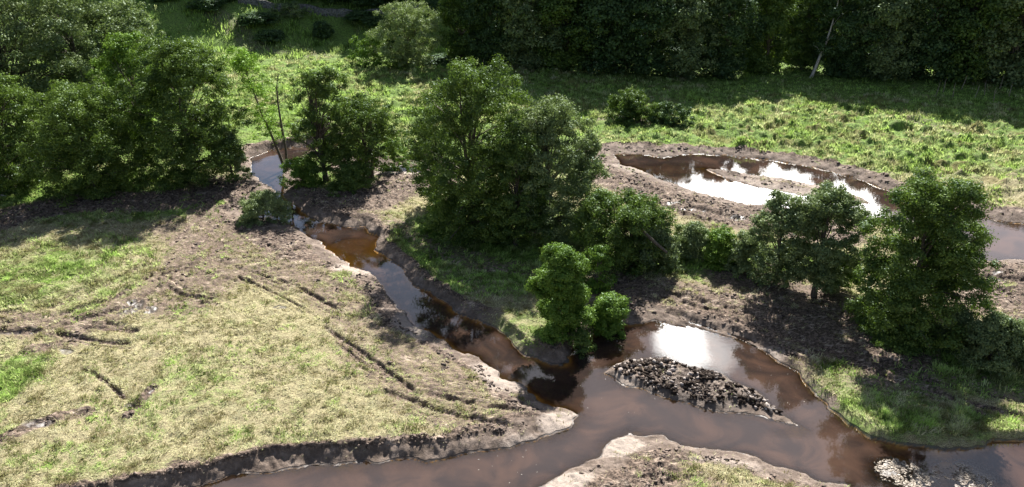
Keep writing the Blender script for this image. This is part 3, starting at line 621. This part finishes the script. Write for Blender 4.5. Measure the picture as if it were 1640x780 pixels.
T(1585,575,500,42,"wide grey willow bush in the middle of the right edge scrub", 'willow_bush', cat='bush', leaf=L_GREY, kind='dome', c0=0, ls=.13, per=110, ncl=180, group=RG)
T(1645,580,515,42,"grey willow bush cut by the right edge of the picture", 'willow_bush', cat='bush', leaf=L_GREY, kind='dome', c0=0, ls=.13, per=110, ncl=150, group=RG)
# far meadow
T(652,112,12,50,"lone rounded tree standing in the far meadow", 'hawthorn_tree', leaf=L_GREY, kind='round', c0=.08, ls=.22, per=110, ncl=170, tbase=.6)  # leaf tint raised so the whole crown reads as sunlit
T(600,112,62,34,"ragged low bush at the left foot of the lone rounded tree", 'hawthorn_bush', cat='bush', leaf=L_FRESH, kind='dome', c0=0, ls=.22, per=70, ncl=60)
T(1010,190,145,34,"dark low bush on the shadow line of the far meadow", 'gorse_bush', cat='bush', leaf=L_ALDER, kind='dome', c0=0, ls=.2, per=90, ncl=110)
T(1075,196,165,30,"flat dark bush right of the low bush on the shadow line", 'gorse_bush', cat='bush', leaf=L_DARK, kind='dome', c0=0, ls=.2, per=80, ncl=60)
T(470,72,48,26,"bush at the foot of the hillside above the pale rough ground", 'hawthorn_bush', cat='bush', leaf=L_GREY, kind='dome', c0=0, ls=.24, per=60, ncl=40)

# woodland on the far side: a few kinds, copied
def copy_thing(src, loc, rz, s, label, group=None, sz=None):
    r = src.copy(); COL.objects.link(r); r.location = loc; r.rotation_euler = (0, 0, rz); r.scale = (s, s, sz or s); r['label'] = label
    if group: r['group'] = group
    for ch in list(src.children):
        c = ch.copy(); COL.objects.link(c); c.parent = r
    return r
FRONT = [ # photo x, base y, height m, kind, label
 (738,95,13,1,"dark tree with drooping crown just right of the lone meadow tree"), (785,97,15,0,"dark tree on the wood edge behind the tallest alder"),
 (850,100,17,2,"greyish tree on the wood edge with pale leaves near the top"), (905,104,18,1,"narrow dark tree on the wood edge with sunlit specks"),
 (965,106,19,0,"bushy dark tree of the wood edge above the shadow line bush"), (1030,110,17,3,"round dark tree of the wood edge, in the middle of the row"),
 (1095,112,15,2,"broad dark tree of the wood edge with a drooping side"), (1160,112,14.5,0,"broad dark tree left of the gap by the leaning birch"),
 (1225,108,14.5,1,"dark tree whose crown reaches just left of the leaning birch"), (1284,104,14,4,"smaller lighter tree added behind the leaning birch to close the shadow band"), (1350,112,15,3,"round dark tree just right of the leaning birch"),  # tree behind the birch is added to fill a gap in the shadow
 (1410,115,16,2,"wide dark tree second to the right of the leaning birch"), (1475,115,19,0,"dark tree of the wood edge, third from the right end"),
 (1540,118,20,1,"dark tree of the wood edge, second from the right end"), (1615,122,20,2,"tree with pale glinting leaves at the top right corner"),
 (1690,124,20,0,"dark tree beyond the top right corner"), (1780,127,20,3,"dark tree farther beyond the right edge")]
protos = []
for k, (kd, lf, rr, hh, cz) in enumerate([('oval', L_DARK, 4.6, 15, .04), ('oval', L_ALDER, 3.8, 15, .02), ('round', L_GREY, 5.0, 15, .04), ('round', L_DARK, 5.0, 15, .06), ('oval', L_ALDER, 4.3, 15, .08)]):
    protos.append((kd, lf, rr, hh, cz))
first = {}
wr = np.random.RandomState(5)
def wood(k, x, y, Hm, label, group):
    z = gz(x, y)-.2; kd, lf, rr, hh, cz = protos[k]
    if k not in first:
        first[k] = build_tree('woodland_tree', x, y, hh, rr, label, leaf=lf, kind=kd, c0=cz, ncl=230, per=75, ls=.32, crs=1.05, seed=900+k, group=group, z=z)
        s = Hm/hh; first[k].scale = (s, s, s); return first[k]
    return copy_thing(first[k], (x, y, z), wr.rand()*6.28, Hm/15*wr.uniform(.95, 1.1), label, group, Hm/15)
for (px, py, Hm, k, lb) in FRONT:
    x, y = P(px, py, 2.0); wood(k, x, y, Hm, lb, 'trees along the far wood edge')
# deeper rows up the valley side
for yy, x0, x1, st, hm in ((150, 4, 150, 6.5, 14), (157, -38, 150, 7.5, 14.5), (167, -120, 160, 8, 14.5), (183, -135, 170, 10, 14), (200, -150, 185, 12, 14), (222, -160, 200, 14, 14)):
    x = x0
    while x < x1:
        y_ = yy+wr.uniform(-3.5, 3.5)-max(0, -45-x)*.22
        if True:
            wood(int(wr.randint(0, 5)), x, y_, hm*wr.uniform(.85, 1.15), "dark woodland tree in the closed wood on the valley side above the field wall", 'trees of the wood behind the field wall')
        x += st*wr.uniform(.8, 1.25)
# undergrowth on the shaded bank
sb = None
under = []
for k in range(46):
    px = wr.uniform(280, 1660); py = wr.uniform(52, 102) if px > 700 else wr.uniform(14, 70)
    under.append((px, py))
for k in range(26): under.append((wr.uniform(270, 760), wr.uniform(2, 62)))
for k, (px, py) in enumerate(under):
    x, y = P(px, py, 2.5)
    if y > 175: y = 150+wr.rand()*14; x = (px-820)/FPX*165
    z = gz(x, y)-.15; lb = "dark bramble bush in the shade of the far bank below the wood"
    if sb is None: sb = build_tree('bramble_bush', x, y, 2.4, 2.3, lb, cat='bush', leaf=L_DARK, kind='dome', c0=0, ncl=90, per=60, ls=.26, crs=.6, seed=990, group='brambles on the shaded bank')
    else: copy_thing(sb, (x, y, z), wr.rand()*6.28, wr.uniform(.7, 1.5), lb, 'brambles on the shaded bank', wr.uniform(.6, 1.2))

# ------------------------------------------------------------------ bare trunks, logs, stems
def stick_thing(name, px, py, z, pts, rad, mat, label, cat, part='trunk', twigs=(), group=None):
    x, y = P(px, py, z); r = empty(name, (x, y, gz(x, y)), label, cat, group)
    tb = Tubes(); tb.add(pts, rad, 7); tb.obj(part, mat, r)
    if twigs:
        tt = Tubes()
        for tw in twigs: tt.add(tw[0], tw[1], 5)
        tt.obj('branches', mat, r)
    return r
stick_thing('birch_tree', 1300, 116, 2, [(0,0,-.2),(.5,0,1.6),(.95,.1,3.4),(1.5,.1,5.2),(1.9,.2,7.4),(2.2,.2,9.6),(2.4,.3,12)], [.26,.23,.2,.17,.13,.1,.05], M_PALEBARK,
    "pale bare leaning birch trunk in front of the dark wood", 'tree', twigs=[([(1.0,0,3.5),(.2,-.2,4.5),(-.5,-.3,4.9)], [.05,.03,.01]), ([(1.5,.1,5.2),(2.3,0,6.3),(3.3,-.1,6.9)], [.05,.03,.01]), ([(1.9,.2,7.4),(2.8,0,9),(3.8,0,9.8)], [.05,.03,.01]), ([(.9,0,3.0),(1.5,-.2,3.6),(1.9,-.2,3.9)], [.04,.02,.01])])
stick_thing('dead_tree', 792, 92, 1.6, [(0,0,0),(.5,0,1.1),(1.1,.1,2.3),(1.5,.1,3.1)], [.11,.09,.06,.02], M_DEAD, "short pale dead snag leaning right behind the tallest alder", 'dead tree', twigs=[([(.5,0,1.1),(.1,0,1.9),(-.1,0,2.4)], [.05,.03,.01])])
stick_thing('fallen_log', 18, 300, .9, [(-.9,.3,.15),(0,0,.2),(.9,-.25,.18)], [.10,.11,.08], M_PALEBARK, "pale fallen log in the grass at the left edge, the upper of two", 'log', 'log')
stick_thing('fallen_log', 2, 313, .9, [(-.6,.25,.15),(0,0,.18),(.6,-.2,.15)], [.09,.10,.07], M_PALEBARK, "shorter pale fallen log cut by the left edge, the lower of two", 'log', 'log')
for k in range(9):
    px, py = [(1512,142),(1527,150),(1541,138),(1562,152),(1578,146),(1592,158),(1602,138),(1617,150),(1500,148)][k]; a = wr.uniform(-.5, .5)
    stick_thing('reed_stalk', px, py, 1.4, [(0,0,0),(a*.4,0,.7),(a*.9,.1,1.5),(a*.8,0,2.1)], [.05,.045,.035,.012], M_DEAD, "pale dead reed-like stem standing in the shaded meadow at the right", 'dead stem', 'stem', group='pale dead stems in the shaded meadow')

# field wall up the slope
ms_, t, b = principled('dry_stone', rough=.9, spec=.2); tcx = t.new('ShaderNodeTexCoord').outputs['Object']
vo = t.new('ShaderNodeTexVoronoi'); t.set(vo.inputs['Vector'], tcx); vo.inputs['Scale'].default_value = 3.2
t.set(b.inputs['Base Color'], t.mix(t.rng(t.noise(tcx, 4, 4), .3, .7), (.05,.05,.045), (.20,.19,.17)))  # stone colour darkened to stand for shade on the slope
bp = t.new('ShaderNodeBump'); bp.inputs['Strength'].default_value = 1; bp.inputs['Distance'].default_value = .15; t.set(bp.inputs['Height'], vo.outputs[0]); t.l.new(bp.outputs[0], b.inputs['Normal'])
xs_ = np.arange(-50, 150, 1.0); V = []
for x_ in xs_:
    y_ = 152.5+1.2*math.sin(x_*.05); z_ = gz(x_, y_); h_ = 1.15+.12*wr.rand()
    V += [(x_, y_-.32, z_-.3), (x_, y_-.22, z_+h_), (x_, y_+.22, z_+h_+.02), (x_, y_+.32, z_-.3)]
V = np.array(V); Fq = []
for i in range(len(xs_)-1):
    for j in range(3): Fq.append((i*4+j, (i+1)*4+j, (i+1)*4+j+1, i*4+j+1))
Fq.append((0, 1, 2, 3)); e_ = (len(xs_)-1)*4; Fq.append((e_+3, e_+2, e_+1, e_))
wl = mesh_obj('stone_wall', V, np.array(Fq).ravel(), 4, ms_); wl['label'] = "low grey dry stone wall running along the shaded slope below the wood"; wl['category'] = 'wall'

# ------------------------------------------------------------------ clods and stones
def lumps(name, x, y, s, mat, squash=.6, sink=.25, tall=None, seed=3, angle=None, stretch=1.0):
    rg = np.random.RandomState(seed); n = len(x)
    ph = (1+5**.5)/2
    iv = np.array([(-1,ph,0),(1,ph,0),(-1,-ph,0),(1,-ph,0),(0,-1,ph),(0,1,ph),(0,-1,-ph),(0,1,-ph),(ph,0,-1),(ph,0,1),(-ph,0,-1),(-ph,0,1)], float); iv /= np.linalg.norm(iv[0])
    ifc = [(0,11,5),(0,5,1),(0,1,7),(0,7,10),(0,10,11),(1,5,9),(5,11,4),(11,10,2),(10,7,6),(7,1,8),(3,9,4),(3,4,2),(3,2,6),(3,6,8),(3,8,9),(4,9,5),(2,4,11),(6,2,10),(8,6,7),(9,8,1)]
    # one split for a rounder, knobblier lump
    vl = [tuple(v) for v in iv]; cache = {}; nf = []
    def midp(a, b_):
        k = (min(a, b_), max(a, b_))
        if k not in cache:
            m = (np.array(vl[a])+np.array(vl[b_]))/2; m /= np.linalg.norm(m); cache[k] = len(vl); vl.append(tuple(m))
        return cache[k]
    for a, b_, c in ifc:
        p, q, r = midp(a, b_), midp(b_, c), midp(c, a); nf += [(a, p, r), (b_, q, p), (c, r, q), (p, q, r)]
    bv = np.array(vl); bf = np.array(nf); m = len(bv)
    rad = 1+rg.uniform(-.40, .34, (n, m)); ang = (angle if angle is not None else rg.rand(n)*6.28)
    loc = bv[None]*rad[:, :, None]; loc = loc*np.stack([s*stretch*rg.uniform(.8, 1.3, n), s*rg.uniform(.6, 1, n), s*squash*rg.uniform(.7, 1.3, n)], 1)[:, None, :]
    ca, sa = np.cos(ang)[:, None], np.sin(ang)[:, None]; lx = loc[..., 0]*ca-loc[..., 1]*sa; ly = loc[..., 0]*sa+loc[..., 1]*ca
    z = samp(x, y, Z)+s*squash*(1-sink*2); z = np.maximum(z, -.1+s*.2)
    if name == 'floating_litter': z = z*0+.006
    co = np.stack([lx+x[:, None], ly+y[:, None], loc[..., 2]+z[:, None]], -1).reshape(-1, 3)
    f = (bf[None]+(np.arange(n)*m)[:, None, None]).reshape(-1, 3)
    o = mesh_obj(name, co, f.ravel(), 3, mat, attrs=dict(tint=np.repeat(rg.rand(n), m))); o['kind'] = 'stuff'; return o
mc, t, b = principled('wet_peat', rough=.9, spec=.15); tcx = t.new('ShaderNodeTexCoord').outputs['Object']; tn = t.attr('tint')
cc = t.mix(t.rng(tn, .80, .95), (.028,.019,.014), (.36,.31,.28)); cc = t.mix(t.rng(t.noise(tcx, 2.2, 4), .56, .70), cc, (.20,.17,.155))  # pale clods paint the white highlights of wet peat into the colour
t.set(b.inputs['Base Color'], cc); bp = t.new('ShaderNodeBump'); bp.inputs['Distance'].default_value = .06; t.set(bp.inputs['Height'], t.noise(tcx, 9, 4)); t.l.new(bp.outputs[0], b.inputs['Normal'])
md_, t, b = principled('drier_clods', rough=.85, spec=.25); tn = t.attr('tint'); t.set(b.inputs['Base Color'], t.mix(tn, (.035,.026,.022), (.20,.15,.12)))
mst, t, b = principled('river_stones', rough=.6, spec=.4); tn = t.attr('tint'); t.set(b.inputs['Base Color'], t.mix(t.rng(tn, 0, 1), (.10,.075,.052), (.33,.275,.215)))
# peat heap on the mid-stream island
ip = wp([(975,598),(1020,577),(1070,580),(1120,594),(1160,606),(1200,626),(1235,650),(1250,664),(1190,657),(1130,650),(1080,637),(1030,620)])
bx = rs.uniform(min(p[0] for p in ip), max(p[0] for p in ip), 5200); by = rs.uniform(min(p[1] for p in ip), max(p[1] for p in ip), 5200)
k = inside(bx, by, ip) & (fbm(bx, by, .8, 3, 36)+rs.rand(5200)*.2 > .60); bx, by = bx[k], by[k]
lumps('peat_clods', bx, by, (.02+.13*rs.rand(len(bx))**2.0)*(.5+1.1*fbm(bx, by, 1.2, 2, 8)), mc, .8, .15, seed=4, angle=R(-55)+rs.normal(0, .7, len(bx)), stretch=1.35)
# drier clods through the churned mud
x, y = scatter(60000, 105); mu, sdv = F(x, y, MUD, SD); k = (mu+(fbm(x, y, 1.2, 3, 81)-.5)*1.6 > 1.0) & (sdv > .8); x, y = x[k], y[k]
lumps('mud_clods', x, y, rs.uniform(.03, .13, len(x))*(np.sqrt(y*y+900)/60)**.6, md_, .55, .3, seed=5, stretch=1.2)
fx = rs.uniform(600, 1420, 500); fy = rs.uniform(520, 790, 500); xy = np.array([P(i, j) for i, j in zip(fx, fy)]); x, y = xy[:, 0], xy[:, 1]; sdv, = F(x, y, SD)
k = (sdv < -.4) & (fbm(x, y, 3, 3, 87) > .60); x, y = x[k], y[k]
mfo, t, b = principled('pale_litter', (.5,.46,.40), .8, .2)
lumps('floating_litter', x, y, rs.uniform(.008, .022, len(x)), mfo, .3, 0, seed=9, stretch=1.6)
# stones in the ford
x, y = P(1515, 755); N = 34000; a = rs.uniform(1380, 1650, N); b_ = rs.uniform(700, 830, N)
xy = np.array([P(i, j) for i, j in zip(a, b_)]); x, y = xy[:, 0], xy[:, 1]; fo, sdv = F(x, y, FORD, SD)
pn = fbm(x, y, 1.2, 3, 83); k = (fo+(pn-.5)*.8 > .35) & (sdv < .3) & (rs.rand(N) < .04+.42*sstep(.42, .58, pn)); x, y = x[k], y[k]
lumps('ford_gravel', x, y, (.02+.07*rs.rand(len(x))**2), mst, .45, .38, seed=6)
